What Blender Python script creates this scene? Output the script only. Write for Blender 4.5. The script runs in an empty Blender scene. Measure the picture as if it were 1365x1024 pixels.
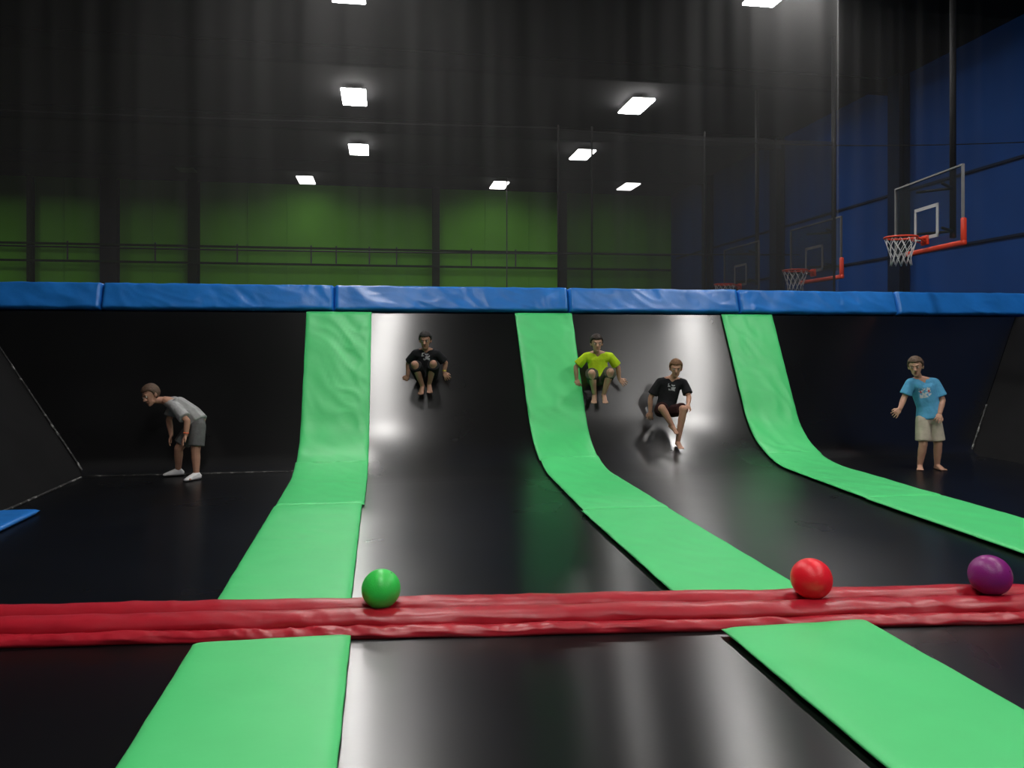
import bpy, bmesh, math, random
from mathutils import Vector, Matrix, noise
random.seed(4)
TH = math.radians(9.2)
C, S = math.cos(TH), math.sin(TH)
scene = bpy.context.scene
try:
    scene.view_settings.view_transform = 'Standard'
except Exception:
    pass
COL = scene.collection

# ------------------------------------------------------------------ materials
def mat(name, color, rough=0.5, metal=0.0, var=0.12, vscale=6.0, bump=0.0, bscale=40.0,
        emis=None, estr=0.0, spec=0.5, stretch=(1, 1, 1), alpha=1.0, coat=0.0):
    m = bpy.data.materials.new(name); m.use_nodes = True
    nt = m.node_tree; n = nt.nodes; l = nt.links
    b = n['Principled BSDF']
    tc = n.new('ShaderNodeTexCoord'); mp = n.new('ShaderNodeMapping')
    mp.inputs['Scale'].default_value = stretch
    l.new(tc.outputs['Object'], mp.inputs['Vector'])
    nz = n.new('ShaderNodeTexNoise'); nz.inputs['Scale'].default_value = vscale
    nz.inputs['Detail'].default_value = 4
    l.new(mp.outputs[0], nz.inputs['Vector'])
    rp = n.new('ShaderNodeValToRGB')
    c = Vector(color)
    rp.color_ramp.elements[0].position = 0.3
    rp.color_ramp.elements[1].position = 0.7
    rp.color_ramp.elements[0].color = (*(c * (1 - var)), 1)
    rp.color_ramp.elements[1].color = (*(c * (1 + var)), 1)
    l.new(nz.outputs['Fac'], rp.inputs['Fac'])
    l.new(rp.outputs['Color'], b.inputs['Base Color'])
    b.inputs['Roughness'].default_value = rough
    b.inputs['Metallic'].default_value = metal
    b.inputs['Specular IOR Level'].default_value = spec
    b.inputs['Alpha'].default_value = alpha
    b.inputs['Coat Weight'].default_value = coat
    if bump > 0:
        nb = n.new('ShaderNodeTexNoise'); nb.inputs['Scale'].default_value = bscale
        nb.inputs['Detail'].default_value = 3
        l.new(mp.outputs[0], nb.inputs['Vector'])
        bp = n.new('ShaderNodeBump'); bp.inputs['Strength'].default_value = bump
        bp.inputs['Distance'].default_value = 0.01
        l.new(nb.outputs['Fac'], bp.inputs['Height'])
        l.new(bp.outputs['Normal'], b.inputs['Normal'])
    if emis:
        b.inputs['Emission Color'].default_value = (*emis, 1)
        b.inputs['Emission Strength'].default_value = estr
    return m

M_GREEN = mat('green_vinyl', (0.082, 0.68, 0.205), 0.45, var=0.03, vscale=3, bump=0.12, bscale=9)
M_RED = mat('red_vinyl', (0.44, 0.012, 0.026), 0.36, var=0.08, vscale=5, bump=0.3, bscale=14)
M_BLUE = mat('blue_vinyl', (0.018, 0.19, 0.62), 0.32, var=0.12, vscale=3, bump=0.4, bscale=9)
M_CEIL = mat('black_ceiling_paint', (0.004, 0.004, 0.0045), 0.95, var=0.3, vscale=0.6, spec=0.1)
M_BEAM = mat('black_steel', (0.008, 0.008, 0.009), 0.7, var=0.3, spec=0.25)
M_CBEAM = mat('matte_black_steel', (0.003, 0.003, 0.0032), 0.95, var=0.3, spec=0.05)
M_GCOL = mat('dark_green_steel', (0.012, 0.022, 0.008), 0.8, var=0.2, spec=0.1)
M_GWALL = mat('green_wall_paint', (0.115, 0.345, 0.032), 0.85, var=0.10, vscale=0.5, bump=0.1, bscale=3, spec=0.1)
M_BWALL = mat('blue_wall_paint', (0.002, 0.036, 0.165), 0.8, var=0.2, vscale=0.5, spec=0.1)
M_BCOL = mat('dark_blue_steel', (0.001, 0.006, 0.022), 0.8, var=0.2, spec=0.1)
M_KWALL = mat('black_wall_paint', (0.012, 0.012, 0.013), 0.8, var=0.2, vscale=0.5)
M_GREYROD = mat('grey_steel', (0.035, 0.035, 0.035), 0.6, 0.2)
M_CABLE = mat('dark_cable', (0.010, 0.010, 0.010), 0.8, 0.0, spec=0.1)
M_WHITE = mat('white_paint', (0.75, 0.75, 0.75), 0.4, var=0.03)
M_LAMP = mat('lamp_diffuser', (0.9, 0.9, 0.9), 0.5, var=0.02, emis=(1.0, 0.97, 0.94), estr=80)
M_LAMPFAR = mat('dimmer_lamp_diffuser', (0.9, 0.9, 0.9), 0.5, var=0.02, emis=(1.0, 0.98, 0.95), estr=36)
M_LAMPWALL = mat('soft_lamp_diffuser', (0.9, 0.9, 0.9), 0.5, var=0.02, emis=(1.0, 0.98, 0.95), estr=7)
M_DEAD = mat('dark_lamp_diffuser', (0.05, 0.05, 0.05), 0.4, var=0.05)
M_RIM = mat('rim_orange_red', (0.60, 0.04, 0.012), 0.45, var=0.05)
M_CORD = mat('white_cord', (0.6, 0.6, 0.6), 0.8, var=0.1)
M_FLOOR = mat('dark_floor', (0.01, 0.01, 0.01), 0.8)

def bed_material(name, r0, r1, spec=0.9, aniso=0.93):
    m = mat(name, (0.0055, 0.0055, 0.006), 0.36, var=0.2, vscale=1.2, spec=spec)
    nt = m.node_tree; n = nt.nodes; l = nt.links; b = n['Principled BSDF']
    tc = n.new('ShaderNodeTexCoord')
    nz = n.new('ShaderNodeTexNoise'); nz.inputs['Scale'].default_value = 0.9; nz.inputs['Detail'].default_value = 3
    l.new(tc.outputs['Object'], nz.inputs['Vector'])
    mr = n.new('ShaderNodeMapRange'); mr.inputs['From Min'].default_value = 0.3; mr.inputs['From Max'].default_value = 0.7
    mr.inputs['To Min'].default_value = r0; mr.inputs['To Max'].default_value = r1
    l.new(nz.outputs['Fac'], mr.inputs['Value']); l.new(mr.outputs[0], b.inputs['Roughness'])
    tg = n.new('ShaderNodeTangent'); tg.direction_type = 'UV_MAP'; tg.uv_map = 'UVMap'
    l.new(tg.outputs[0], b.inputs['Tangent'])
    b.inputs['Anisotropic'].default_value = aniso
    wv = n.new('ShaderNodeTexNoise'); wv.inputs['Scale'].default_value = 60; wv.inputs['Detail'].default_value = 1
    l.new(tc.outputs['Object'], wv.inputs['Vector'])
    bp = n.new('ShaderNodeBump'); bp.inputs['Strength'].default_value = 0.03; bp.inputs['Distance'].default_value = 0.002
    l.new(wv.outputs['Fac'], bp.inputs['Height']); l.new(bp.outputs['Normal'], b.inputs['Normal'])
    return m
M_BED = bed_material('trampoline_fabric', 0.27, 0.30, 1.0)
M_BEDMATTE = bed_material('matte_trampoline_fabric', 0.65, 0.75, 0.15, 0.3)

def net_material(name, lo, hi, col, streak=5.0):
    m = bpy.data.materials.new(name); m.use_nodes = True
    nt = m.node_tree; n = nt.nodes; l = nt.links; n.clear()
    out = n.new('ShaderNodeOutputMaterial'); mix = n.new('ShaderNodeMixShader')
    tr = n.new('ShaderNodeBsdfTransparent'); df = n.new('ShaderNodeBsdfDiffuse'); tl = n.new('ShaderNodeBsdfTranslucent')
    m2 = n.new('ShaderNodeMixShader'); m2.inputs[0].default_value = 0.6
    df.inputs['Color'].default_value = (*col, 1); tl.inputs['Color'].default_value = (*col, 1)
    l.new(df.outputs[0], m2.inputs[1]); l.new(tl.outputs[0], m2.inputs[2])
    tc = n.new('ShaderNodeTexCoord'); mp = n.new('ShaderNodeMapping'); mp.inputs['Scale'].default_value = (streak, streak, 0.12)
    nz = n.new('ShaderNodeTexNoise'); nz.inputs['Scale'].default_value = 1.0; nz.inputs['Detail'].default_value = 5
    l.new(tc.outputs['Object'], mp.inputs[0]); l.new(mp.outputs[0], nz.inputs['Vector'])
    mr = n.new('ShaderNodeMapRange'); mr.inputs['From Min'].default_value = 0.3; mr.inputs['From Max'].default_value = 0.7
    mr.inputs['To Min'].default_value = lo; mr.inputs['To Max'].default_value = hi
    l.new(nz.outputs['Fac'], mr.inputs['Value'])
    l.new(mr.outputs[0], mix.inputs[0]); l.new(tr.outputs[0], mix.inputs[1]); l.new(m2.outputs[0], mix.inputs[2])
    l.new(mix.outputs[0], out.inputs[0])
    return m
M_NET = net_material('hazy_netting', 0.07, 0.12, (0.34, 0.34, 0.34), 3.0)  # net colour lifted to grey so it carries the haze and lamp glow
M_NET2 = net_material('dense_black_netting', 0.55, 0.72, (0.03, 0.03, 0.03), 3.0)

# ------------------------------------------------------------------ mesh helpers
def tag(o, label=None, category=None, group=None, kind=None):
    if label: o['label'] = label
    if category: o['category'] = category
    if group: o['group'] = group
    if kind: o['kind'] = kind
    return o

def mk(name, verts, faces, material, parent=None, smooth=True, loc=None, uvs=None):
    me = bpy.data.meshes.new(name)
    me.from_pydata([tuple(v) for v in verts], [], faces)
    me.update()
    if uvs:
        ul = me.uv_layers.new(name='UVMap')
        for lp in me.loops: ul.data[lp.index].uv = uvs[lp.vertex_index]
    if smooth:
        me.polygons.foreach_set('use_smooth', [True] * len(me.polygons))
    me.materials.append(material)
    o = bpy.data.objects.new(name, me); COL.objects.link(o)
    if parent: o.parent = parent
    if loc is not None: o.location = loc
    return o

def from_bm(name, bm, material, parent=None, smooth=True, loc=None):
    bmesh.ops.recalc_face_normals(bm, faces=bm.faces)
    me = bpy.data.meshes.new(name); bm.to_mesh(me); bm.free()
    if smooth: me.polygons.foreach_set('use_smooth', [True] * len(me.polygons))
    me.materials.append(material)
    o = bpy.data.objects.new(name, me); COL.objects.link(o)
    if parent: o.parent = parent
    if loc is not None: o.location = loc
    return o

def add_box(bm, c, size, bevel=0.0, rot=None):
    r = bmesh.ops.create_cube(bm, size=1.0)
    vs = r['verts']
    M = Matrix.Translation(c) @ (rot.to_4x4() if rot else Matrix.Identity(4)) @ Matrix.Diagonal((*size, 1))
    bmesh.ops.transform(bm, matrix=M, verts=vs)
    if bevel > 0:
        es = list({e for v in vs for e in v.link_edges})
        bmesh.ops.bevel(bm, geom=es, offset=bevel, segments=2, affect='EDGES', profile=0.5)

def box(name, c, size, material, parent=None, bevel=0.0, loc=None, smooth=False):
    bm = bmesh.new(); add_box(bm, Vector(c), size, bevel)
    return from_bm(name, bm, material, parent, smooth, loc)

def add_tube(bm, pts, r, n=6, closed=False):
    pts = [Vector(p) for p in pts]; rings = []
    N = len(pts)
    for i, p in enumerate(pts):
        a = pts[(i - 1) % N] if (closed or i > 0) else p
        b = pts[(i + 1) % N] if (closed or i < N - 1) else p
        t = (b - a).normalized()
        ref = Vector((0, 0, 1)) if abs(t.z) < 0.95 else Vector((1, 0, 0))
        u = t.cross(ref).normalized(); v = t.cross(u)
        rr = r[i] if isinstance(r, (list, tuple)) else r
        rings.append([bm.verts.new(p + rr * (math.cos(k * 2 * math.pi / n) * u + math.sin(k * 2 * math.pi / n) * v)) for k in range(n)])
    for i in range(N if closed else N - 1):
        A, B = rings[i], rings[(i + 1) % N]
        for k in range(n):
            bm.faces.new((A[k], A[(k + 1) % n], B[(k + 1) % n], B[k]))
    if not closed:
        bm.faces.new(rings[0]); bm.faces.new(rings[-1])

def tube(name, pts, r, material, parent=None, n=6, closed=False, loc=None):
    bm = bmesh.new(); add_tube(bm, pts, r, n, closed)
    return from_bm(name, bm, material, parent, True, loc)

def sweep(name, path, sides, normals, hw, th, material, expo=6.0, wr=0.004, wfreq=3.0, seed=0.0,
          endr=0.05, nv=18, edgew=0.004, centre=False, parent=None, skew=0.35):
    """padded vinyl cushion following a path; thickness grows from the surface along the normal"""
    path = [Vector(p) for p in path]
    n = len(path); L = [0.0]
    for i in range(1, n): L.append(L[-1] + (path[i] - path[i - 1]).length)
    tot = L[-1]
    verts, rings = [], []
    for i in range(n):
        d = min(L[i], tot - L[i])
        ef = 1.0 if d >= endr else max(0.12, math.sqrt(max(0.0, 1 - (1 - d / endr) ** 2)))
        ring = []
        sd, nm = Vector(sides[i]), Vector(normals[i])
        w = hw[i] if isinstance(hw, (list, tuple)) else hw
        cen = path[i] + nm * (0 if centre else th / 2)
        top = []
        for k in range(nv + 1):
            v = -1 + 2 * k / nv
            s = math.sin(math.pi / 2 * v)
            hgt = (max(0.0, 1 - abs(s) ** expo)) ** (1 / 2.2)
            a = L[i]
            warp = noise.noise(Vector((a * 1.3, s * w * 2, seed + 4))) * 0.8
            q = Vector((a * wfreq + s * w * wfreq * 1.1 + warp, s * w * wfreq * 0.7 - a * wfreq * skew, seed))
            rid = max(0.0, 1 - 3.2 * abs(noise.noise(q * 1.3)))
            msk = 0.5 + 0.8 * noise.noise(Vector((a * 0.9, s * w * 2, seed + 40)))
            f2 = noise.noise(q * 1.1 + Vector((3, 7, 1)))
            dz = wr * (rid * 0.8 * max(0, msk) + f2 * 0.8)
            ew = edgew * noise.noise(Vector((a * 5, v * 2, seed + 9)))
            top.append(cen + sd * (s * (w + ew)) + nm * ((th / 2) * hgt * ef + dz * hgt * ef))
        bot = []
        for k in range(1, 6):
            v = 1 - 2 * k / 6
            s = math.sin(math.pi / 2 * v)
            hgt = (max(0.0, 1 - abs(s) ** expo)) ** (1 / 2.2)
            bot.append(cen + sd * (s * w) - nm * ((th / 2) * hgt * ef))
        for p in top + bot:
            ring.append(len(verts)); verts.append(p)
        rings.append(ring)
    faces = []
    m = len(rings[0])
    for i in range(n - 1):
        for k in range(m):
            faces.append((rings[i][k], rings[i][(k + 1) % m], rings[i + 1][(k + 1) % m], rings[i + 1][k]))
    faces.append(tuple(rings[0])); faces.append(tuple(reversed(rings[-1])))
    bm = bmesh.new()
    bv = [bm.verts.new(v) for v in verts]
    for f in faces: bm.faces.new([bv[j] for j in f])
    return from_bm(name, bm, material, parent)

def resample(pts, step):
    out = [list(pts[0])]
    for a, b in zip(pts[:-1], pts[1:]):
        d = math.dist(a[:3], b[:3]); k = max(1, int(d / step))
        for i in range(1, k + 1):
            out.append([a[j] + (b[j] - a[j]) * i / k for j in range(len(a))])
    return out

# ------------------------------------------------------------------ trampoline court profile
def bez(a, b, c, n=16):
    return [tuple((1 - t) ** 2 * a[i] + 2 * t * (1 - t) * b[i] + t * t * c[i] for i in range(2)) for t in [k / n for k in range(n + 1)]]
PROF_SOFT = bez((8.75, 0), (9.76, 0), (10.10, 0.602)) + [(10.10 + 0.75 * k / 12, 0.602 + 1.328 * k / 12) for k in range(1, 13)]
PROF_SHARP = bez((9.55, 0), (9.80, 0), (9.91, 0.20), 8) + [(9.91 + 0.94 * k / 14, 0.20 + 1.73 * k / 14) for k in range(1, 15)]

def strip(name, pts, th=0.042, wr=0.004, seed=0.0, label='', wfreq=3.0):
    """pts: (xl, xr, y, z) along the surface"""
    cc = [((a[0] + a[1]) / 2, a[2], a[3], (a[1] - a[0]) / 2) for a in pts]
    cc = resample(cc, 0.03)
    path = [Vector(c[:3]) for c in cc]; hw = [c[3] for c in cc]
    nm = []
    for i in range(len(path)):
        a = path[max(0, i - 3)]; b = path[min(len(path) - 1, i + 3)]
        t = (b - a); t.x = 0; t.normalize()
        n_ = Vector((0, -t.z, t.y))
        if n_.z < 0: n_ = -n_
        nm.append(n_)
    path = [p + n_ * 0.006 for p, n_ in zip(path, nm)]
    o = sweep(name, path, [Vector((1, 0, 0))] * len(path), nm, hw, th, M_GREEN, 14.0, wr, wfreq, seed, nv=36)
    tag(o, label, 'floor pad', 'green vinyl pads over the trampoline frames')
    return o

ZS = 0.115
def wall_strip(xl0, xr0, xl1, xr1, **kw):
    out = []
    for y, z in PROF_SOFT:
        if z >= ZS - 0.04:
            t = max(0, (z - ZS) / (1.93 - ZS)); out.append((xl0 + (xl1 - xl0) * t, xr0 + (xr1 - xr0) * t, y, z))
    return strip('green_pad', out, **kw)
def bend_strip(xl0, xr0, y0, xl1, xr1, **kw):
    out = [(xl0, xr0, y0, 0.0)]; ye = 9.50
    for y, z in PROF_SOFT:
        if z < ZS + 0.03:
            t = min(1, (y - y0) / (ye - y0)); out.append((xl0 + (xl1 - xl0) * t, xr0 + (xr1 - xr0) * t, y, z))
    return strip('green_pad', out, **kw)

LW = 'bright green vinyl pad climbing the slanted trampoline wall, wrinkled'
LB = 'bright green vinyl pad bent where the floor meets the slanted wall'
LF = 'long flat bright green vinyl pad between black trampoline beds'
LN = 'flat bright green vinyl pad running up to the red padded divider'
wall_strip(-0.99, -0.17, -1.0, -0.15, wr=0.016, seed=1, label=LW, wfreq=3.2)
bend_strip(-0.97, -0.17, 7.48, -1.0, -0.17, wr=0.007, seed=2, label=LB)
strip('green_pad', [(-0.94, -0.18, 4.55, 0.0), (-0.98, -0.19, 7.49, 0.0)], wr=0.006, seed=3, label=LF, wfreq=2.2)
strip('green_pad', [(-0.91, -0.15, 0.2, 0.0), (-0.92, -0.16, 4.12, 0.0)], wr=0.005, seed=4, label=LN, wfreq=2.2)
wall_strip(1.86, 2.60, 1.79, 2.60, wr=0.016, seed=5, label=LW, wfreq=3.2)
bend_strip(1.76, 2.55, 6.88, 1.88, 2.61, wr=0.007, seed=6, label=LB)
strip('green_pad', [(1.70, 2.50, 4.36, 0.0), (1.74, 2.54, 6.89, 0.0)], wr=0.006, seed=7, label=LF, wfreq=2.2)
strip('green_pad', [(1.73, 2.56, 0.2, 0.0), (1.73, 2.54, 3.90, 0.0)], wr=0.005, seed=8, label=LN, wfreq=2.2)
wall_strip(4.80, 5.53, 4.80, 5.58, wr=0.016, seed=9, label=LW, wfreq=3.2)
bend_strip(4.58, 5.38, 6.98, 4.80, 5.52, wr=0.007, seed=10, label=LB)
strip('green_pad', [(4.42, 5.28, 4.12, 0.0), (4.56, 5.38, 6.99, 0.0)], wr=0.006, seed=11, label=LF, wfreq=2.2)

# beds
def grid(name, P, nx, ny, label, group, m):
    vs, uv, fs = [], [], []
    for j in range(ny + 1):
        for i in range(nx + 1):
            p = P(i / nx, j); vs.append(p[:3]); uv.append((p[3], i / nx))
    for j in range(ny):
        for i in range(nx):
            a = j * (nx + 1) + i
            fs.append((a, a + 1, a + nx + 2, a + nx + 1))
    o = mk(name, vs, fs, m, uvs=uv)
    return tag(o, label, 'trampoline', group)

def bed(x0, x1, y0, y1, label):
    def P(u, j):
        v = j / 16
        return (x0 + (x1 - x0) * u, y0 + (y1 - y0) * v, -0.004 * math.sin(math.pi * u) * math.sin(math.pi * v), v)
    grid('trampoline_bed', P, 12, 16, label, 'black trampoline beds of the court floor', M_BED)
bays = [(-3.36, -0.58), (-0.575, 2.16), (2.165, 5.05), (5.055, 7.95)]
for k, (a, b_) in enumerate(bays):
    e = 8.75 if k in (1, 2) else 9.55
    bed(a, b_, -2.0, 4.25, 'black woven trampoline bed in front of the red divider')
    bed(a, b_, 4.255, e, 'black woven trampoline bed between the divider and slanted wall')

def wall_bed(prof, fl, fr, label):
    def P(u, j):
        y, z = prof[j]; a, b_ = fl(z), fr(z)
        bulge = 0.015 * math.sin(math.pi * u) * math.sin(math.pi * min(1, max(0, z / 1.93)))
        return (a + (b_ - a) * u, y + bulge, z - bulge * 0.3, j / len(prof))
    grid('trampoline_wall_bed', P, 14, len(prof) - 1, label, 'slanted black trampoline wall beds', M_BED)
wall_bed(PROF_SHARP, lambda z: -3.36 - 0.85 * z, lambda z: -0.58, 'slanted black trampoline wall bed beside the corner')
wall_bed(PROF_SOFT, lambda z: -0.575, lambda z: 2.16, 'slanted black trampoline wall bed with glossy light streak')
wall_bed(PROF_SOFT, lambda z: 2.165, lambda z: 5.05, 'slanted black trampoline wall bed with bright light reflection')
wall_bed(PROF_SHARP, lambda z: 5.055, lambda z: 7.95 + 0.85 * z, 'slanted black trampoline wall bed beside the corner')

def side_wall(xb, sgn, y0, label):
    def P(u, j):
        z = 1.93 * j / 12; yend = 9.80 + 1.05 * z / 1.93
        return (xb + sgn * 0.85 * z, y0 + (yend - y0) * u, z, j / 12)
    grid('trampoline_wall_bed', P, 14, 12, label, 'slanted black trampoline wall beds', M_BEDMATTE)
side_wall(-3.37, -1, 3.0, 'slanted black trampoline wall bed along the court side')
side_wall(7.96, 1, 3.0, 'slanted black trampoline wall bed along the court side')

def seam_material():
    m = bpy.data.materials.new('seam_webbing'); m.use_nodes = True
    nt = m.node_tree; n = nt.nodes; l = nt.links; b = n['Principled BSDF']
    tc = n.new('ShaderNodeTexCoord'); nz = n.new('ShaderNodeTexNoise'); nz.inputs['Scale'].default_value = 14
    nz.inputs['Detail'].default_value = 3
    rp = n.new('ShaderNodeValToRGB'); rp.color_ramp.elements[0].position = 0.54; rp.color_ramp.elements[1].position = 0.68
    rp.color_ramp.elements[0].color = (0.01, 0.01, 0.01, 1); rp.color_ramp.elements[1].color = (0.22, 0.22, 0.21, 1)
    l.new(tc.outputs['Object'], nz.inputs['Vector']); l.new(nz.outputs['Fac'], rp.inputs['Fac'])
    l.new(rp.outputs['Color'], b.inputs['Base Color']); b.inputs['Roughness'].default_value = 0.6
    return m
M_SEAM = seam_material()
def seam(pts, label):
    o = tube('seam_cord', [Vector(p) for p in resample([list(p) for p in pts], 0.08)], 0.014, M_SEAM)
    tag(o, label, 'cord', 'pale lacing along the bed edges')
seam([(-3.37, 9.78, 0.02), (-5.0, 10.83, 1.92)], 'frayed pale lacing up the corner of two slanted beds')
seam([(-3.3, 9.66, 0.012), (-1.02, 9.66, 0.012)], 'pale lacing where floor bed meets slanted wall')
seam([(-3.35, 4.7, 0.012), (-3.35, 9.6, 0.012)], 'thin pale lacing along the side wall base')
seam([(7.96, 9.78, 0.02), (8.5, 10.13, 0.65)], 'frayed pale lacing at the foot of the corner')

nmv = [Vector((0, 0, 1))]
pp = [Vector((-3.165, y / 20, 0.004)) for y in range(96, 154)]
o = sweep('blue_pad', pp, [Vector((1, 0, 0))] * len(pp), nmv * len(pp), 0.165, 0.05, M_BLUE, 12, 0.003, 3, 3)
tag(o, 'flat blue vinyl pad at the foot of the side wall', 'floor pad')

secs = [(-6.4, -3.55), (-3.549, -0.645), (-0.644, 2.565), (2.566, 5.095), (5.096, 7.6), (7.601, 10.2)]
for k, (a, b_) in enumerate(secs):
    n_ = int((b_ - a) / 0.03)
    path = []
    for i in range(n_ + 1):
        x = a + (b_ - a) * i / n_
        path.append(Vector((x, 10.95, 2.115 + 0.006 * noise.noise(Vector((x * 1.5, 3, k))))))
    nm = Vector((0, -0.95, 0.30)).normalized(); sd = Vector((0, 0.30, 0.95)).normalized()
    o = sweep('blue_rail_pad', path, [sd] * len(path), [nm] * len(path), 0.180, 0.20, M_BLUE, 16, 0.018, 3.6, 20 + k * 3, nv=30, centre=True, edgew=0.008, endr=0.003, skew=0.2)
    tag(o, 'wrinkled blue vinyl cushion capping the top of the slanted wall', 'rail pad', 'blue cushions along the wall top')
o = box('support_frame', (1.9, 11.16, 1.10), (16.4, 0.08, 2.2), M_BEAM, bevel=0.01)
tag(o, 'black steel back panel supporting the slanted trampoline wall', 'frame')

div = bpy.data.objects.new('court_divider', None); COL.objects.link(div)
div.location = (0, 4.135, 0); div.rotation_euler = (0, 0, -math.atan(0.096))
tag(div, 'long red vinyl divider of parallel padded rolls across the court', 'divider')
def red_roll(name, yoff, zoff, hwid, th, seed, expo, tilt, wr, wf=4.0):
    a, b_ = -3.2, 8.0
    n_ = int((b_ - a) / 0.022); path = []
    for i in range(n_ + 1):
        x = a + (b_ - a) * i / n_
        path.append(Vector((x, yoff + 0.007 * noise.noise(Vector((x * 2.2, seed, 0))), zoff + 0.006 * noise.noise(Vector((x * 2.6, seed, 5))))))
    sd = Vector((0, math.cos(tilt), math.sin(tilt))); nm = Vector((0, -math.sin(tilt), math.cos(tilt)))
    sweep(name, path, [sd] * len(path), [nm] * len(path), hwid, th, M_RED, expo, wr, wf, seed, nv=20, centre=True, edgew=0.012, endr=0.04, parent=div, skew=0.15)
red_roll('padded_roll', 0.280, 0.058, 0.075, 0.116, 31, 2.3, 0.02, 0.007, 4.5)
red_roll('padded_roll', 0.114, 0.052, 0.077, 0.106, 41, 2.4, 0.10, 0.008, 4.5)
red_roll('padded_hem', 0.004, 0.025, 0.040, 0.050, 51, 2.3, 0.30, 0.012, 8.0)

def disc_geo(r):
    vs = [(0, 0, r * 1.001)]; fs = []
    for k in range(10):
        a = k * 2 * math.pi / 10
        vs.append((0.004 * math.cos(a), 0.004 * math.sin(a), r * 0.9995))
    for k in range(10): fs.append((0, 1 + k, 1 + (k + 1) % 10))
    return vs, fs
def ball(x, y, z, r, color, label, rot):
    m = mat('ball_rubber', color, 0.36, var=0.04, vscale=10, bump=0.12, bscale=160)
    bm = bmesh.new(); bmesh.ops.create_uvsphere(bm, u_segments=48, v_segments=32, radius=r)
    for v in bm.verts:
        p = v.co.normalized()
        g = min(abs(p.x + 0.25 * p.z), abs(p.y - 0.3 * p.z))
        if g < 0.03: v.co *= 0.994
    o = from_bm('ball', bm, m, loc=(x, y, z)); o.rotation_euler = rot
    mk('valve', *disc_geo(r), M_BEAM, parent=o)
    tag(o, label, 'ball', 'rubber dodgeballs on the divider')
ball(-0.01, 4.331, 0.192, 0.104, (0.05, 0.72, 0.10), 'green rubber dodgeball resting on the red divider', (0.5, 0.3, 0.8))
ball(2.352, 4.107, 0.200, 0.112, (1.0, 0.012, 0.03), 'bright red rubber dodgeball resting on the red divider', (2.5, 0.3, 0.8))
ball(3.383, 4.007, 0.200, 0.112, (0.26, 0.014, 0.20), 'purple rubber dodgeball resting on the red divider', (1.1, 0.5, 0.2))

# ------------------------------------------------------------------ building shell
def shell(name, c, size, m):
    return tag(box(name, c, size, m), kind='structure')
shell('floor', (-2.3, 12.2, -0.13), (27.6, 36.8, 0.2), M_FLOOR)
shell('ceiling', (-2.3, 12.2, 7.62), (27.6, 36.8, 0.3), M_CEIL)
shell('wall_north', (-2.3, 30.6, 3.7), (27.6, 0.2, 7.6), M_GWALL)
shell('wall_east', (11.5, 12.2, 3.7), (0.2, 36.8, 7.6), M_BWALL)
shell('wall_west', (-16.1, 12.2, 3.7), (0.2, 36.8, 7.6), M_KWALL)
shell('wall_south', (-2.3, -6.2, 3.7), (27.6, 0.2, 7.6), M_KWALL)

def column(x, y, w, depth, label, axis=0, z1=7.45, m=None):
    bm = bmesh.new()
    h = z1 + 0.03
    if axis == 0:
        add_box(bm, Vector((0, -depth / 2 + 0.015, h / 2)), (w, 0.03, h), 0.004)
        add_box(bm, Vector((0, depth / 2 - 0.015, h / 2)), (w, 0.03, h), 0.004)
        add_box(bm, Vector((0, 0, h / 2)), (0.03, depth - 0.06, h))
    else:
        add_box(bm, Vector((-depth / 2 + 0.015, 0, h / 2)), (0.03, w, h), 0.004)
        add_box(bm, Vector((depth / 2 - 0.015, 0, h / 2)), (0.03, w, h), 0.004)
        add_box(bm, Vector((0, 0, h / 2)), (depth - 0.06, 0.03, h))
    o = from_bm('steel_column', bm, m or M_BEAM, smooth=False, loc=(x, y, -0.03))
    tag(o, label, 'column', 'dark steel wall columns')
for x, w in [(-12.2, 0.12), (-9.6, 0.55), (-6.75, 0.34), (1.98, 0.26), (6.9, 0.26)]:
    column(x, 30.28, w, 0.4, 'dark steel I-section column against the green wall', m=M_BEAM if w > 0.5 else M_GCOL)
for y in (16.0, 21.5, 26.5):
    column(11.24, y, 0.40, 0.26, 'dark blue steel I-section column against the blue wall', 1, m=M_BCOL)
def bar(name, a, b_, w, h, m, label, cat, grp):
    a = Vector(a); b_ = Vector(b_); d = b_ - a
    bm = bmesh.new()
    rot = d.to_track_quat('X', 'Z').to_matrix()
    add_box(bm, Vector((0, 0, 0)), (d.length, w, h), min(w, h) * 0.15, rot)
    o = from_bm(name, bm, m, smooth=False, loc=(a + b_) / 2)
    tag(o, label, cat, grp); return o
for z in (5.05, 4.45):
    bar('wall_rail', (-15.9, 30.0, z), (11.2, 30.0, z), 0.06, 0.08, M_GCOL, 'dark horizontal steel rail in front of the green wall', 'rail', 'horizontal rails on the green wall')
for x in (-14, -10.9, -8, -5.2, -2.6, -1.7, -0.5, 0.5, 3.3, 5.0):
    bar('rail_bracket', (x, 30.0, 4.5), (x, 30.0, 5.15), 0.05, 0.05, M_GREYROD, 'small vertical steel bracket tying the wall rails', 'bracket', 'brackets on the wall rails')
for z in (3.5, 4.9):
    bar('wall_rail', (11.36, -5.9, z), (11.36, 29.8, z), 0.04, 0.05, M_BCOL, 'dark horizontal steel rail along the blue wall', 'rail', 'horizontal rails on the blue wall')
for x in (-14.5, -11.2, -8.2, -4.9, -3.5, -0.9, 0.9, 3.9, 5.6, 8.2):
    bar('panel_batten', (x, 30.48, -0.02), (x, 30.48, 7.46), 0.02, 0.035, M_GWALL, 'thin green seam batten on the painted wall', 'batten', 'wall seam battens')
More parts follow.
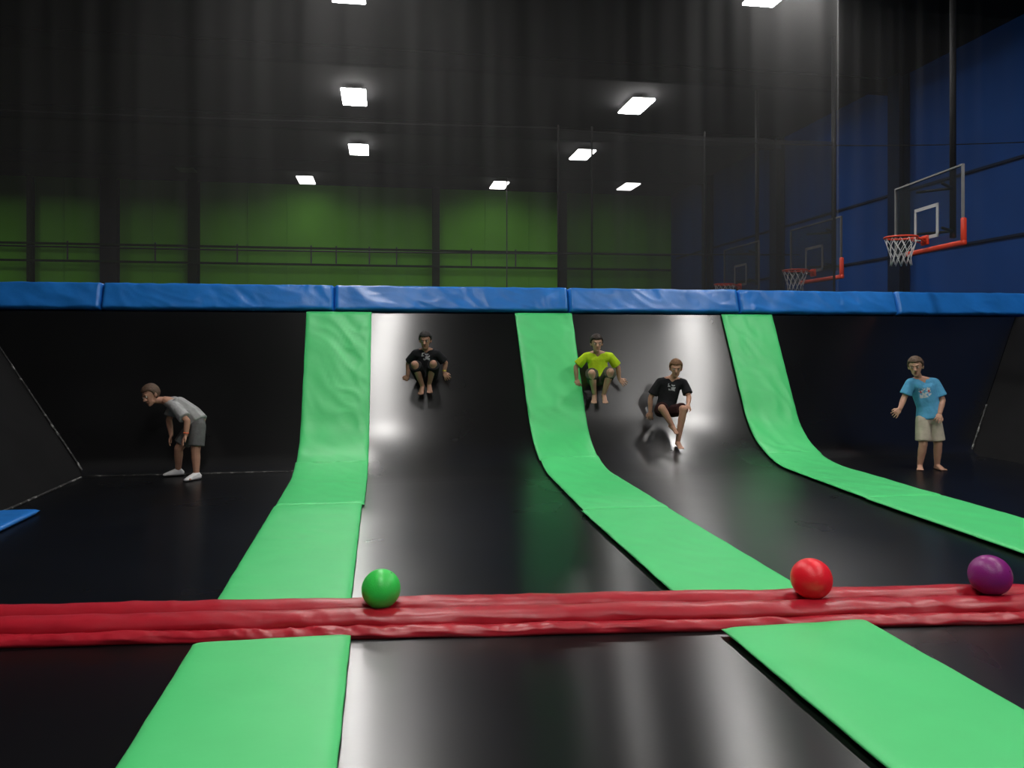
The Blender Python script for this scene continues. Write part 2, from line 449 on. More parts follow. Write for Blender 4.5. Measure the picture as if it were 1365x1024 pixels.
for y in (1, 6.1, 11.2, 16.3, 21.4, 26.5):
    bm = bmesh.new()
    add_box(bm, Vector((0, 0, 0.16)), (27.2, 0.18, 0.02)); add_box(bm, Vector((0, 0, -0.16)), (27.2, 0.18, 0.02))
    add_box(bm, Vector((0, 0, 0)), (27.2, 0.02, 0.3))
    o = from_bm('ceiling_beam', bm, M_CBEAM, smooth=False, loc=(-2.3, y, 7.3))
    tag(o, 'black steel I-beam crossing under the black ceiling', 'beam', 'ceiling beams')

def fixture(x, y, z=7.33, m=None, label='bright rectangular white ceiling light', rot=0.0):
    e = bpy.data.objects.new('ceiling_light', None); COL.objects.link(e); e.location = (x, y, z); e.rotation_euler = (0, 0, rot)
    vs = [(-0.25, -0.56, 0.015), (0.25, -0.56, 0.015), (0.25, 0.56, 0.015), (-0.25, 0.56, 0.015),
          (-0.16, -0.50, 0.05), (0.16, -0.50, 0.05), (0.16, 0.50, 0.05), (-0.16, 0.50, 0.05)]
    f = [(0, 1, 5, 4), (1, 2, 6, 5), (2, 3, 7, 6), (3, 0, 4, 7), (4, 5, 6, 7), (3, 2, 1, 0)]
    mk('housing', vs, f, M_CBEAM, e, smooth=False)
    box('diffuser', (0, 0, -0.01), (0.56, 1.18, 0.05), m or M_LAMP, e, 0.02)
    for sx in (-0.4, 0.4):
        tube('hanger', [(0, sx, 0.04), (0, sx, 0.15)], 0.008, M_CBEAM, e)
    tag(e, label, 'ceiling light', 'rectangular ceiling lights')
for x, y in [(-0.67, 19.05), (-0.57, 13.2), (6.09, 18.66), (6.33, 12.2),
             (0.10, 7.7), (7.0, 6.9), (0.0, 2.2), (6.9, 2.0), (0.0, -3.0), (6.9, -3.0)]:
    fixture(x, y)
for x, y in [(-0.71, 24.15), (6.02, 23.7), (-14.4, 24.5), (-14.4, 18.5)]:  # last two are added lamps, out of view, to brighten the left green wall
    fixture(x, y, m=M_LAMPFAR)
for x, y in [(-2.68, 28.9), (4.18, 28.7), (8.9, 28.2)]:
    fixture(x, y, m=M_LAMPWALL)
fixture(-6.4, 27.4, 7.3, M_DEAD, 'unlit dark rectangular ceiling light')

# nets
def net(x0, x1, y, z0, z1, m, label, amp=0.03, jog=False):
    vs, fs = [], []; nx = int((x1 - x0) / 0.08)
    for j in range(7):
        z = z0 + (z1 - z0) * j / 6
        for i in range(nx + 1):
            x = x0 + (x1 - x0) * i / nx
            jy = 0.0
            if jog:
                t = min(1, max(0, (x - 6.95) / 0.45)); jy = 0.62 * t * t * (3 - 2 * t)
            vs.append((x, y + jy + amp * math.sin(x * 5 + 0.6 * math.sin(x * 2)) + 0.02 * math.sin(x * 17), z))
    for j in range(6):
        for i in range(nx):
            q = j * (nx + 1) + i; fs.append((q, q + 1, q + nx + 2, q + nx + 1))
    o = mk('safety_net', vs, fs, m); tag(o, label, 'net')
    return o
net(-15.9, 11.3, 11.45, 0.0, 7.46, M_NET, 'tall fine safety net hanging behind the blue rail, greyed to give haze', jog=True)
net(2.75, 7.5, 12.3, 0.0, 4.9, M_NET2, 'dense black net panel stretched on steel posts')
for x in (2.75, 3.3, 5.2, 7.5):
    o = tube('net_post', [(x, 12.38, -0.02), (x, 12.38, 5.0)], 0.016, M_CABLE); tag(o, 'slim steel post holding the net panel', 'post', 'net posts')
def cable(a, b_, sag, label, r=0.009, m=None):
    a, b_ = Vector(a), Vector(b_)
    pts = [a.lerp(b_, t / 24) - Vector((0, 0, sag * math.sin(math.pi * t / 24))) for t in range(25)]
    o = tube('net_cable', pts, r, m or M_CABLE); tag(o, label, 'cable', 'net support cables')
cable((-16.0, 12.05, 4.95), (2.75, 12.38, 4.95), 0.14, 'thin dark cable holding up the safety net')
cable((2.75, 12.45, 4.95), (11.38, 12.45, 5.1), 0.15, 'thin dark cable stretched above the net panel')
cable((-16.0, 20.5, 3.9), (11.38, 20.5, 4.0), 0.10, 'dark rope crossing the far hall', 0.02, M_BEAM)
o = tube('conduit', [(4.35, 28.0, -0.02), (4.35, 28.0, 7.46)], 0.02, M_GREYROD); tag(o, 'thin vertical steel conduit rising to the ceiling', 'pipe')

# ------------------------------------------------------------------ hoops
M_GLASS = mat('backboard_glass', (0.04, 0.045, 0.05), 0.15, var=0.1, alpha=0.22)
M_FRAME = mat('board_frame_paint', (0.16, 0.16, 0.16), 0.5)
M_FRAMED = mat('net_dimmed_frame_paint', (0.05, 0.05, 0.05), 0.6)  # same frame paint, darkened to stand for dimness behind the net
M_SQD = mat('net_dimmed_marking', (0.12, 0.12, 0.12), 0.6)  # same marking, with the dimness behind the net put into its colour
M_SQ = mat('board_marking', (0.40, 0.40, 0.40), 0.5)
def hoop(x, y, zrim, rot, label, pad=True, dark=False):
    e = bpy.data.objects.new('basketball_hoop', None); COL.objects.link(e)
    e.location = (x, y, zrim); e.rotation_euler = (0, 0, rot)
    zb, zt = -0.17, 0.90; hw_ = 0.90
    box('backboard', (0, 0.0, (zb + zt) / 2), (2 * hw_ - 0.04, 0.015, zt - zb - 0.04), M_GLASS, e, 0.002)
    bm = bmesh.new()
    add_box(bm, Vector((0, 0, zt)), (2 * hw_ + 0.03, 0.035, 0.028), 0.004)
    add_box(bm, Vector((0, 0, zb)), (2 * hw_ + 0.03, 0.035, 0.028), 0.004)
    for s in (-1, 1): add_box(bm, Vector((s * hw_, 0, (zb + zt) / 2)), (0.03, 0.035, zt - zb), 0.004)
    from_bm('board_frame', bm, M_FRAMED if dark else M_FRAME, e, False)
    bm = bmesh.new()
    for s in (-1, 1): add_box(bm, Vector((s * 0.295, -0.012, 0.225)), (0.05, 0.012, 0.50))
    for z in (0.0, 0.45): add_box(bm, Vector((0, -0.012, z)), (0.64, 0.012, 0.05))
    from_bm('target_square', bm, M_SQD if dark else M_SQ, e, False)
    if pad:
        bm = bmesh.new()
        add_box(bm, Vector((0.2, 0, zb - 0.02)), (2 * hw_ - 0.3, 0.07, 0.075), 0.02)
        add_box(bm, Vector((hw_ + 0.015, 0, zb + 0.15)), (0.06, 0.07, 0.36), 0.02)
        from_bm('edge_padding', bm, M_RIM, e, True)
    cy = -0.40; R = 0.228
    bm = bmesh.new()
    add_tube(bm, [(R * math.cos(a), cy + R * math.sin(a), 0) for a in [k * 2 * math.pi / 28 for k in range(28)]], 0.016, 8, True)
    add_box(bm, Vector((0, -0.03, -0.04)), (0.16, 0.04, 0.14), 0.006)
    add_box(bm, Vector((0, -0.11, -0.012)), (0.12, 0.16, 0.03), 0.006)
    add_tube(bm, [(-0.13, cy + 0.19, -0.01), (-0.06, -0.04, -0.08)], 0.009)
    add_tube(bm, [(0.13, cy + 0.19, -0.01), (0.06, -0.04, -0.08)], 0.009)
    from_bm('rim', bm, M_RIM, e, True)
    bm = bmesh.new(); N = 12
    prof = [(0.226, -0.01), (0.20, -0.11), (0.165, -0.21), (0.14, -0.31), (0.15, -0.42)]
    for k in range(N):
        for sgn in (1, -1):
            pts = []
            for j, (r, z) in enumerate(prof):
                a = (k + sgn * (j % 2) * 0.5) * 2 * math.pi / N
                pts.append((r * math.cos(a), cy + r * math.sin(a), z))
            add_tube(bm, pts, 0.0055, 4)
    from_bm('net', bm, M_CORD, e, True)
    bm = bmesh.new()
    top = 7.45 - zrim
    add_tube(bm, [(0, 0.40, 0.0), (0, 0.40, top)], 0.045, 10)
    for z in (0.10, 0.75):
        add_tube(bm, [(-0.35, 0.03, z), (0, 0.40, z)], 0.022, 6); add_tube(bm, [(0.35, 0.03, z), (0, 0.40, z)], 0.022, 6)
    from_bm('support_pole', bm, M_BEAM, e, True)
    tag(e, label, 'basketball hoop', 'basketball hoops along the court side')
hoop(8.10, 10.86, 3.12, math.radians(-97.0), 'glass basketball backboard with red padding, orange rim and white net')
hoop(8.20, 14.20, 2.93, math.radians(-90.0), 'glass basketball backboard with orange rim, dim behind netting', pad=True, dark=True)
hoop(8.20, 17.40, 2.90, math.radians(-90.0), 'distant glass basketball backboard with orange rim behind netting', pad=False, dark=True)

# ------------------------------------------------------------------ people
ICO = None
def ico_pts():
    global ICO
    if ICO is None:
        bm = bmesh.new(); bmesh.ops.create_icosphere(bm, subdivisions=2, radius=1.0)
        ICO = [v.co.copy() for v in bm.verts]; bm.free()
    return ICO

class Body:
    def __init__(self): self.bm = bmesh.new()
    def hull(self, balls):
        vs = []
        for c, r, fr in balls:
            if not isinstance(r, (tuple, list)): r = (r, r, r)
            for p in ico_pts():
                q = Vector((p.x * r[0], p.y * r[1], p.z * r[2]))
                if fr is not None: q = fr @ q
                vs.append(self.bm.verts.new(Vector(c) + q))
        bmesh.ops.convex_hull(self.bm, input=vs)
        junk = [v for v in vs if v.is_valid and not v.link_faces]
        if junk: bmesh.ops.delete(self.bm, geom=junk, context='VERTS')
    def cap(self, a, b, ra, rb): self.hull([(a, ra, None), (b, rb, None)])
    def build(self, name, material, voxel, smooth_it, parent=None, loc=None):
        bmesh.ops.recalc_face_normals(self.bm, faces=self.bm.faces)
        me = bpy.data.meshes.new(name); self.bm.to_mesh(me); self.bm.free()
        tmp = bpy.data.objects.new('tmp_body', me); COL.objects.link(tmp)
        r = tmp.modifiers.new('r', 'REMESH'); r.mode = 'VOXEL'; r.voxel_size = voxel
        s = tmp.modifiers.new('s', 'SMOOTH'); s.factor = 0.5; s.iterations = smooth_it
        dg = bpy.context.evaluated_depsgraph_get()
        me2 = bpy.data.meshes.new_from_object(tmp.evaluated_get(dg))
        bpy.data.objects.remove(tmp)
        me2.name = name
        me2.polygons.foreach_set('use_smooth', [True] * len(me2.polygons))
        me2.materials.clear(); me2.materials.append(material)
        o = bpy.data.objects.new(name, me2); COL.objects.link(o)
        if parent: o.parent = parent
        if loc is not None: o.location = loc
        return o

def frame(fwd, up):
    f = Vector(fwd).normalized(); u = Vector(up); u = (u - f * u.dot(f)).normalized()
    r = f.cross(u).normalized()
    return Matrix((r, f, u)).transposed()

def R2(v):      # court-view axes (right, away, up) -> world axes
    v = Vector(v)
    return Vector((v.x * C + v.y * S, -v.x * S + v.y * C, v.z))

def cloth_mat(name, color, print_col=None, print_col2=None):
    m = mat(name, color, 0.85, var=0.15, vscale=9, bump=0.8, bscale=18, spec=0.2)
    if print_col:
        nt = m.node_tree; n = nt.nodes; l = nt.links; b = n['Principled BSDF']
        src = b.inputs['Base Color'].links[0].from_socket
        at = n.new('ShaderNodeAttribute'); at.attribute_name = 'print'
        mx = n.new('ShaderNodeMix'); mx.data_type = 'RGBA'
        l.new(at.outputs['Fac'], mx.inputs[0]); l.new(src, mx.inputs[6]); mx.inputs[7].default_value = (*print_col, 1)
        out = mx.outputs[2]
        if print_col2:
            a2 = n.new('ShaderNodeAttribute'); a2.attribute_name = 'print_accent'
            m3 = n.new('ShaderNodeMix'); m3.data_type = 'RGBA'
            l.new(a2.outputs['Fac'], m3.inputs[0]); l.new(out, m3.inputs[6]); m3.inputs[7].default_value = (*print_col2, 1)
            out = m3.outputs[2]
        l.new(out, b.inputs['Base Color'])
    return m

M_EYEW = mat('eye_white', (0.6, 0.6, 0.58), 0.3, var=0.02)
M_IRIS = mat('eye_iris', (0.03, 0.018, 0.01), 0.2, var=0.05)
M_LIP = mat('lip', (0.32, 0.10, 0.08), 0.5, var=0.05)

def ell(name, c, r, fr, m, parent, seg=14):
    bm = bmesh.new(); bmesh.ops.create_uvsphere(bm, u_segments=seg, v_segments=seg // 2 + 2, radius=1.0)
    for v in bm.verts:
        v.co = Vector(c) + fr @ Vector((v.co.x * r[0], v.co.y * r[1], v.co.z * r[2]))
    return from_bm(name, bm, m, parent)

def person(origin, s, J, face, headup, skin, hair_col, shirt_m, short_m, label, bodyfwd,
           feet_dir, shoes=False, band=None, k=1.0, handdir=None, pr=None, shortlen=0.8, hair_len=0.0, df=0.0, g=0.019):
    P = {}
    for key, v in J.items():
        P[key] = R2((v[0] * s, v[2] + df, v[1] * s))
    bf = R2(bodyfwd)
    face = R2(face).normalized(); hu = R2(headup)
    skin_m = mat('skin', skin, 0.55, var=0.06, vscale=12, spec=0.35)
    B = Body()
    torso_up = (P['chest'] - P['pelvis'])
    TF = frame(bf, torso_up)
    B.hull([(P['chest'], (0.115 * k, 0.075 * k, 0.09 * k), TF), (P['waist'], (0.095 * k, 0.068 * k, 0.06 * k), TF)])
    B.hull([(P['waist'], (0.095 * k, 0.068 * k, 0.06 * k), TF), (P['pelvis'], (0.108 * k, 0.078 * k, 0.065 * k), TF)])
    B.hull([(P['neck'], 0.045 * k, None), (P['SL'], 0.042 * k, None), (P['chest'], (0.1 * k, 0.07 * k, 0.05 * k), TF)])
    B.hull([(P['neck'], 0.045 * k, None), (P['SR'], 0.042 * k, None), (P['chest'], (0.1 * k, 0.07 * k, 0.05 * k), TF)])
    HF = frame(face, hu); hc = P['head']
    def H(x, y, z): return hc + HF @ (Vector((x, y, z)) * k)
    B.cap(P['neck'], H(0, -0.02, -0.06), 0.040 * k, 0.038 * k)
    B.hull([(H(0, -0.012, 0.028), (0.073 * k, 0.088 * k, 0.082 * k), HF), (H(0, 0.026, -0.055), (0.045 * k, 0.045 * k, 0.042 * k), HF)])
    B.hull([(H(0, 0.045, -0.088), (0.024 * k, 0.024 * k, 0.018 * k), HF), (H(0, 0.02, -0.06), (0.05 * k, 0.04 * k, 0.03 * k), HF)])
    B.hull([(H(0, 0.072, 0.008), 0.008 * k, HF), (H(0, 0.094, -0.026), 0.0105 * k, HF), (H(0.012, 0.08, -0.030), 0.008 * k, HF), (H(-0.012, 0.08, -0.030), 0.008 * k, HF)])
    B.hull([(H(0.03, 0.070, 0.022), 0.009 * k, HF), (H(-0.03, 0.070, 0.022), 0.009 * k, HF)])
    for sx in (-1, 1):
        B.hull([(H(sx * 0.076, -0.012, -0.002), (0.008 * k, 0.017 * k, 0.026 * k), HF), (H(sx * 0.070, -0.004, -0.02), (0.006 * k, 0.010 * k, 0.012 * k), HF)])
    for sd in 'LR':
        Sh, E, W_ = P['S' + sd], P['E' + sd], P['W' + sd]
        B.cap(Sh, E, 0.042 * k, 0.032 * k)
        mid = E.lerp(W_, 0.35)
        B.hull([(E, 0.032 * k, None), (mid, 0.033 * k, None)]); B.cap(mid, W_, 0.033 * k, 0.023 * k)
        hd = (W_ - E).normalized()
        if handdir and handdir.get(sd): hd = R2(handdir[sd]).normalized()
        pn = bf.normalized()
        if abs(pn.dot(hd)) > 0.9: pn = Vector((0, 0, 1))
        FR = frame(hd, pn)
        def Hd(x, y, z): return W_ + FR @ (Vector((x, y, z)) * k)
        B.hull([(W_, (0.02 * k, 0.018 * k, 0.014 * k), FR), (Hd(0.022, 0.062, 0), 0.011 * k, FR), (Hd(-0.022, 0.062, 0), 0.011 * k, FR),
                (Hd(0.024, 0.03, 0), 0.011 * k, FR), (Hd(-0.024, 0.03, 0), 0.011 * k, FR)])
        for fi, (fx, ln) in enumerate([(-0.026, 0.046), (-0.009, 0.056), (0.009, 0.052), (0.026, 0.040)]):
            a = Hd(fx, 0.064, 0); b_ = Hd(fx * 1.35, 0.064 + ln * 0.55, -0.006); c_ = Hd(fx * 1.45, 0.064 + ln * 0.95, -0.020)
            B.cap(a, b_, 0.0082 * k, 0.0075 * k); B.cap(b_, c_, 0.0075 * k, 0.0062 * k)
        tx = 1 if sd == 'L' else -1
        a = Hd(tx * 0.020, 0.022, -0.003); b_ = Hd(tx * 0.044, 0.045, -0.010); c_ = Hd(tx * 0.050, 0.070, -0.016)
        B.cap(a, b_, 0.011 * k, 0.009 * k); B.cap(b_, c_, 0.009 * k, 0.0075 * k)
        Hp, K, A = P['H' + sd], P['K' + sd], P['A' + sd]
        B.cap(Hp, K, 0.068 * k, 0.048 * k)
        cm = K.lerp(A, 0.32)
        B.hull([(K, 0.046 * k, None), (cm, 0.047 * k, None)]); B.cap(cm, A, 0.046 * k, 0.029 * k)
        fd = R2(feet_dir[sd]).normalized()
        FF = frame(fd, Vector((0, 0, 1)) if abs(fd.z) < 0.8 else bf)
        def Ft(x, y, z): return A + FF @ (Vector((x, y, z)) * k)
        B.hull([(A, 0.028 * k, None), (Ft(0, -0.025, -0.028), 0.022 * k, None), (Ft(0, 0.09, -0.034), (0.034 * k, 0.02 * k, 0.014 * k), FF)])
        for ti, tx_ in enumerate((-0.026, -0.013, 0.0, 0.013, 0.027)):
            big = 0.013 if (ti == 4 if sd == 'L' else ti == 0) else 0.0092
            B.cap(Ft(tx_, 0.095, -0.036), Ft(tx_ * 1.1, 0.125 - 0.004 * abs(ti - 2), -0.038), big * k, big * 0.85 * k)
    body = B.build('person', skin_m, 0.0048, 3, loc=origin)
    tag(body, label, 'person')
    hair_m = mat('hair', hair_col, 0.7, var=0.35, vscale=60, bump=0.5, bscale=120)
    for sx in (-1, 1):
        ew = ell('eye', H(sx * 0.030, 0.0725, 0.004), (0.0125 * k, 0.008 * k, 0.0065 * k), HF, M_EYEW, body)
        ell('iris', H(sx * 0.030, 0.0795, 0.004), (0.006 * k, 0.003 * k, 0.006 * k), HF, M_IRIS, ew)
        ell('eyebrow', H(sx * 0.031, 0.080, 0.026), (0.016 * k, 0.005 * k, 0.0035 * k), HF, hair_m, body)
    ell('mouth', H(0, 0.070, -0.058), (0.021 * k, 0.009 * k, 0.006 * k), HF, M_LIP, body)
    bm = bmesh.new(); bmesh.ops.create_uvsphere(bm, u_segments=48, v_segments=32, radius=1.0)
    for v in bm.verts:
        x, y, z = v.co.x * 0.082, v.co.y * 0.098 - 0.014, v.co.z * 0.092 + 0.032
        t = min(1, max(0, (y + 0.035) / 0.085)); t = t * t * (3 - 2 * t)
        line = (-0.055 - hair_len) + (0.118 + hair_len) * t + 0.006 * noise.noise(Vector((x * 60, y * 60, 0)))
        q = Vector((x, y, z))
        if z < line:
            f_ = min(1, (line - z) / 0.014)
            q = Vector((x * (1 - 0.26 * f_), (y + 0.014) * (1 - 0.26 * f_) - 0.014, z))
        else:
            q += q.normalized() * (0.005 * noise.noise(q * 70) + 0.003)
        v.co = hc + HF @ (q * k)
    from_bm('hair', bm, hair_m, body)
    T = Body()
    T.hull([(P['chest'] + TF @ Vector((0, 0, 0.03 * k)), (0.118 * k + g, 0.078 * k + g, 0.06 * k), TF), (P['waist'], (0.110 * k + g, 0.076 * k + g, 0.05 * k), TF)])
    T.hull([(P['waist'], (0.110 * k + g, 0.076 * k + g, 0.05 * k), TF), (P['pelvis'] + TF @ Vector((0, 0, 0.0)), (0.126 * k + g, 0.090 * k + g, 0.022 * k), TF)])
    for sd in 'LR':
        Sh, E = P['S' + sd], P['E' + sd]
        nb = P['neck'].lerp(Sh, 0.25) - TF @ Vector((0, 0, 0.014 * k))
        T.hull([(nb, 0.040 * k + 0.008, None), (Sh, 0.042 * k + 0.012, None), (P['chest'], (0.11 * k, 0.075 * k + g * 0.5, 0.05 * k), TF)])
        ax = (E - Sh).normalized()
        AF = frame(ax, bf if abs(bf.normalized().dot(ax)) < 0.9 else Vector((0, 0, 1)))
        T.hull([(Sh, 0.042 * k + 0.012, None), (Sh.lerp(E, 0.78), (0.052 * k + g, 0.005, 0.050 * k + g), AF)])
    shirt = T.build('t_shirt', shirt_m, 0.0075, 4, body)
    if pr:
        me = shirt.data
        at = me.attributes.new('print', 'FLOAT', 'POINT'); a2 = me.attributes.new('print_accent', 'FLOAT', 'POINT')
        inv = TF.transposed(); cc = P['chest'].lerp(P['waist'], 0.15)
        v1 = []; v2 = []
        for v in me.vertices:
            q = inv @ (v.co - cc) / k
            val = 0.0; val2 = 0.0
            if q.y > 0.02:
                val, val2 = pr(q.x, q.z)
            v1.append(val); v2.append(val2)
        at.data.foreach_set('value', v1); a2.data.foreach_set('value', v2)
    Q = Body()
    Q.hull([(P['pelvis'] + TF @ Vector((0, 0, 0.03 * k)), (0.113 * k + g * 0.6, 0.08 * k + g * 0.6, 0.03 * k), TF),
            (P['HL'], 0.072 * k + g * 0.4, None), (P['HR'], 0.072 * k + g * 0.4, None)])
    for sd in 'LR':
        Hp, K = P['H' + sd], P['K' + sd]
        ax = (K - Hp).normalized()
        AF = frame(ax, Vector((0, 0, 1)) if abs(ax.z) < 0.8 else bf)
        Q.hull([(Hp, 0.072 * k + g * 0.5, None), (Hp.lerp(K, shortlen), (0.070 * k + g, 0.006, 0.068 * k + g), AF)])
    Q.build('shorts', short_m, 0.0075, 4, body)
    if shoes:
        for sd in 'LR':
            A = P['A' + sd]; fd = R2(feet_dir[sd]).normalized(); FF = frame(fd, Vector((0, 0, 1)))
            def Ft(x, y, z): return A + FF @ (Vector((x, y, z)) * k)
            Z = Body()
            Z.hull([(Ft(0, -0.03, -0.028), (0.034 * k, 0.034 * k, 0.03 * k), FF), (Ft(0, 0.0, 0.012), (0.036 * k, 0.036 * k, 0.012 * k), FF), (Ft(0, 0.09, -0.034), (0.042 * k, 0.03 * k, 0.022 * k), FF), (Ft(0, 0.135, -0.042), (0.034 * k, 0.022 * k, 0.014 * k), FF)])
            sh = Z.build('shoe', M_WHITE, 0.006, 3, body)
            Z = Body(); Z.hull([(Ft(0, -0.035, -0.056), (0.036 * k, 0.036 * k, 0.008), FF), (Ft(0, 0.13, -0.056), (0.040 * k, 0.034 * k, 0.008), FF)])
            Z.build('sole', M_BEAM, 0.006, 1, sh)
    if band:
        sd, colr = band
        E, W_ = P['E' + sd], P['W' + sd]; ax = (W_ - E).normalized()
        AF = frame(ax, bf if abs(bf.normalized().dot(ax)) < 0.9 else Vector((0, 0, 1)))
        ell('wristband', E.lerp(W_, 0.84), (0.030 * k, 0.014 * k, 0.030 * k), AF, mat('wristband_paper', colr, 0.5, var=0.03), body)
    return body

def blob_print(w, h, f, th, oz=0.0):
    def fn(x, z):
        z = z - oz
        if abs(x) < w and abs(z) < h and noise.noise(Vector((x * f, z * f * 1.4, 2.2))) > th: return 1.0, 0.0
        return 0.0, 0.0
    return fn
def print5(x, z):
    a = 1.0 if (abs(x) < 0.06 and abs(z) < 0.055 and noise.noise(Vector((x * 45, z * 60, 1.2))) > -0.05) else 0.0
    b = 1.0 if (abs(x) < 0.05 and 0.0 < z < 0.03 and noise.noise(Vector((x * 50, z * 40, 6.2))) > 0.05) else 0.0
    return a, b

def at(u, d, z=0.0):
    return Vector((u * C + d * S, -u * S + d * C, z))
FY = {'L': (-0.9, -0.45, 0), 'R': (-0.45, -0.9, 0)}
person(at(-3.66, 8.97, 0.002), 0.00850,
       dict(head=(-44, 110, -0.08), neck=(-29, 103, -0.01), chest=(-11, 95, 0.0), waist=(7, 85, 0.0), pelvis=(15, 74, 0.0),
            SL=(-22, 101, 0.12), SR=(-10, 96, -0.13), HL=(7, 70, 0.06), HR=(18, 70, -0.07),
            EL=(-29, 76, 0.10), WL=(-21, 57, 0.0), ER=(11, 78, -0.22), WR=(10, 60, -0.24),
            KL=(-12, 39, 0.02), KR=(17, 38, -0.12), AL=(-18, 8.2, 0.13), AR=(18, 7.6, -0.12)),
       (-0.5, -0.85, -0.32), (-0.30, -0.1, 0.93), (0.45, 0.24, 0.16), (0.09, 0.05, 0.03),
       cloth_mat('grey_cotton', (0.36, 0.36, 0.36)), cloth_mat('grey_shorts_cloth', (0.12, 0.12, 0.12)),
       'boy in grey t-shirt, grey shorts and white shoes bending forward', (-0.72, -0.55, -0.55), FY, shoes=True, band=('R', (0.8, 0.15, 0.05)), k=1.05,
       handdir={'L': (-0.1, -0.5, -0.9), 'R': (-0.35, -0.35, -0.9)})

TOE = {'L': (-0.15, -0.75, -0.65), 'R': (0.15, -0.75, -0.65)}
person(at(-0.107 * 10.28, 10.28, 1.064), 0.0097,
       dict(head=(0, 51, -0.26), neck=(0, 39, -0.17), chest=(0, 28, -0.14), waist=(0, 14, -0.12), pelvis=(0, 5, -0.12),
            SL=(-14, 34, -0.15), SR=(14, 34, -0.15), HL=(-8, 4, -0.16), HR=(8, 4, -0.16),
            EL=(-25, 20, -0.07), WL=(-25, 5, -0.075), ER=(25, 21, -0.07), WR=(23, 9, -0.075),
            KL=(-12, 20, -0.40), KR=(12, 21, -0.40), AL=(-4, -8, -0.25), AR=(5, -6, -0.24)),
       (-0.05, -1, -0.2), (0, 0, 1), (0.42, 0.22, 0.15), (0.012, 0.009, 0.008),
       cloth_mat('black_cotton', (0.014, 0.014, 0.016), (0.45, 0.45, 0.45)), cloth_mat('black_shorts_cloth', (0.012, 0.012, 0.013)),
       'boy in black printed t-shirt crouching on the slanted wall, knees up', (0, -1, 0.0), TOE, band=('R', (0.7, 0.6, 0.05)),
       pr=blob_print(0.05, 0.05, 38, 0.08, 0.04), k=0.99, df=0.08, g=0.015, shortlen=0.92,
       handdir={'L': (-0.45, -0.1, -0.8), 'R': (0.45, -0.1, -0.8)})

person(at(0.108 * 10.6, 10.6, 1.0), 0.0100,
       dict(head=(-4, 52, -0.26), neck=(-3, 40, -0.17), chest=(-2, 28, -0.14), waist=(0, 14, -0.13), pelvis=(0, 5, -0.13),
            SL=(-17, 35, -0.15), SR=(15, 35, -0.15), HL=(-8, 4, -0.17), HR=(8, 4, -0.17),
            EL=(-30, 21, -0.12), WL=(-29, 5, -0.10), ER=(26, 20, -0.10), WR=(28, 5, -0.08),
            KL=(-12, 14, -0.42), KR=(12, 16, -0.42), AL=(-7, -14, -0.28), AR=(5, -14, -0.28)),
       (0.05, -1, -0.1), (0, 0, 1), (0.50, 0.28, 0.19), (0.03, 0.018, 0.012),
       cloth_mat('neon_yellow_cotton', (0.50, 0.72, 0.02)), cloth_mat('olive_grey_cloth', (0.07, 0.075, 0.05)),
       'boy in neon yellow t-shirt crouching on the slanted wall, knees up', (0, -1, 0.0), TOE, k=1.02,
       handdir={'L': (0.25, -0.3, -0.9), 'R': (0.7, -0.3, -0.6)}, df=0.05, g=0.017, shortlen=0.92)

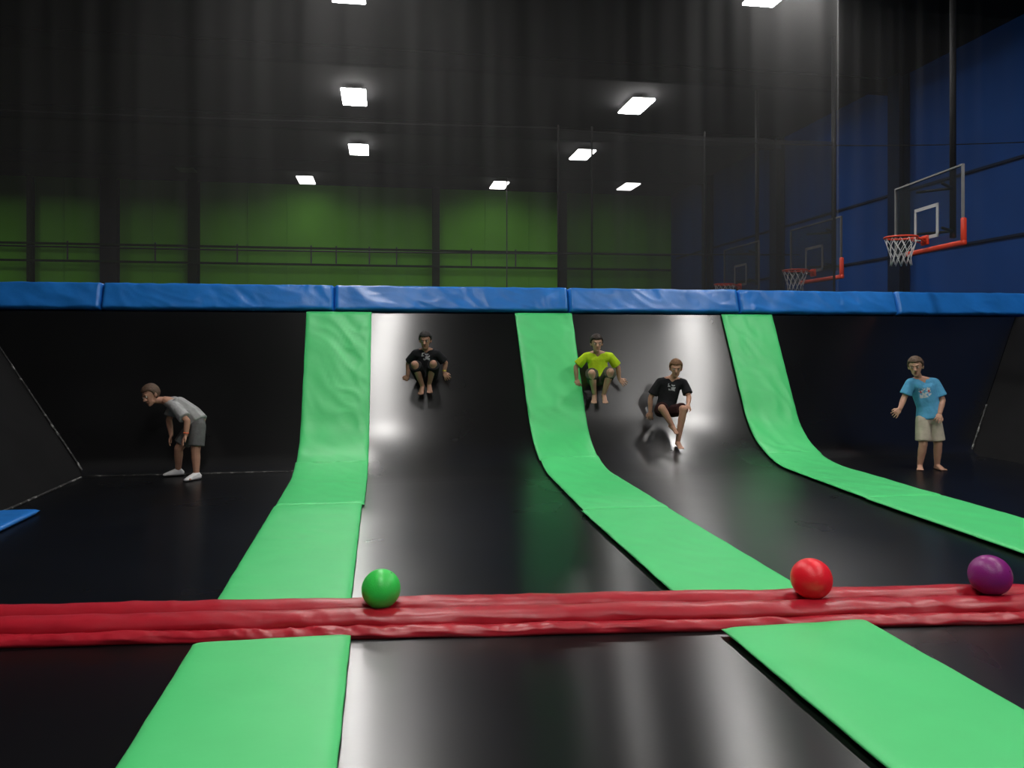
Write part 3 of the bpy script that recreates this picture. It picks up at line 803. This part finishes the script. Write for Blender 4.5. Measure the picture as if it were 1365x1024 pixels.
person(at(0.193 * 10.47, 10.47, 0.563), 0.0099,
       dict(head=(10, 64, -0.24), neck=(7, 51, -0.15), chest=(5, 39, -0.13), waist=(1, 21, -0.12), pelvis=(-1, 9, -0.13),
            SL=(-9, 46, -0.13), SR=(22, 45, -0.15), HL=(-9, 8, -0.16), HR=(7, 8, -0.18),
            EL=(-21, 25, -0.11), WL=(-21, 7, -0.10), ER=(27, 27, -0.24), WR=(22, 18, -0.42),
            KL=(-12, 14, -0.45), KR=(15, 13, -0.47), AL=(1, -8, -0.44), AR=(9, -30, -0.40)),
       (-0.15, -1, -0.2), (0.02, 0, 1), (0.52, 0.28, 0.19), (0.16, 0.075, 0.03),
       cloth_mat('black_cotton', (0.014, 0.014, 0.016), (0.4, 0.4, 0.42)), cloth_mat('dark_red_black_cloth', (0.03, 0.010, 0.010)),
       'boy in black printed t-shirt crouching low with one leg down', (0, -1, 0.0),
       {'L': (0.5, -0.6, -0.5), 'R': (0.2, -0.9, -0.25)}, pr=blob_print(0.05, 0.04, 36, 0.08, 0.03), k=1.02, df=0.07, g=0.017, shortlen=0.88)

person(at(0.5225 * 9.6, 9.6, 0.0), 0.00904,
       dict(head=(-20, 137, -0.06), neck=(-13, 121, -0.02), chest=(-7, 106, 0.0), waist=(0, 85, 0.0), pelvis=(1, 69, 0.0),
            SL=(-25, 116, -0.03), SR=(9, 116, 0.0), HL=(-7, 66, 0.0), HR=(8, 66, 0.0),
            EL=(-33, 96, -0.02), WL=(-43, 82, -0.10), ER=(17, 93, -0.04), WR=(7, 76, -0.14),
            KL=(-9, 34, -0.04), KR=(12, 34, -0.02), AL=(-10, 5.6, 0.02), AR=(13, 5.6, 0.02)),
       (-0.55, -0.85, -0.12), (-0.1, 0, 1), (0.52, 0.29, 0.20), (0.10, 0.06, 0.035),
       cloth_mat('light_blue_cotton', (0.10, 0.36, 0.60), (0.6, 0.62, 0.65), (0.6, 0.06, 0.05)), cloth_mat('khaki_cloth', (0.48, 0.43, 0.34)),
       'boy in light blue printed t-shirt and khaki shorts standing barefoot', (-0.3, -0.95, 0),
       {'L': (-0.4, -0.9, 0), 'R': (0.15, -1, 0)}, pr=print5, k=1.05, shortlen=0.85,
       handdir={'L': (-0.6, -0.15, -0.6)})

# ------------------------------------------------------------------ world + camera
w = bpy.data.worlds.new('world'); scene.world = w; w.use_nodes = True
w.node_tree.nodes['Background'].inputs[0].default_value = (0.02, 0.02, 0.022, 1)
w.node_tree.nodes['Background'].inputs[1].default_value = 0.5
cam = bpy.data.cameras.new('camera'); co = bpy.data.objects.new('camera', cam); COL.objects.link(co)
co.location = (0, 0, 1.5); co.rotation_euler = (math.pi / 2, 0, -TH)
cam.sensor_width = 36; cam.lens = 28.0; cam.shift_y = -0.038; cam.clip_start = 0.05; cam.clip_end = 100
scene.camera = co
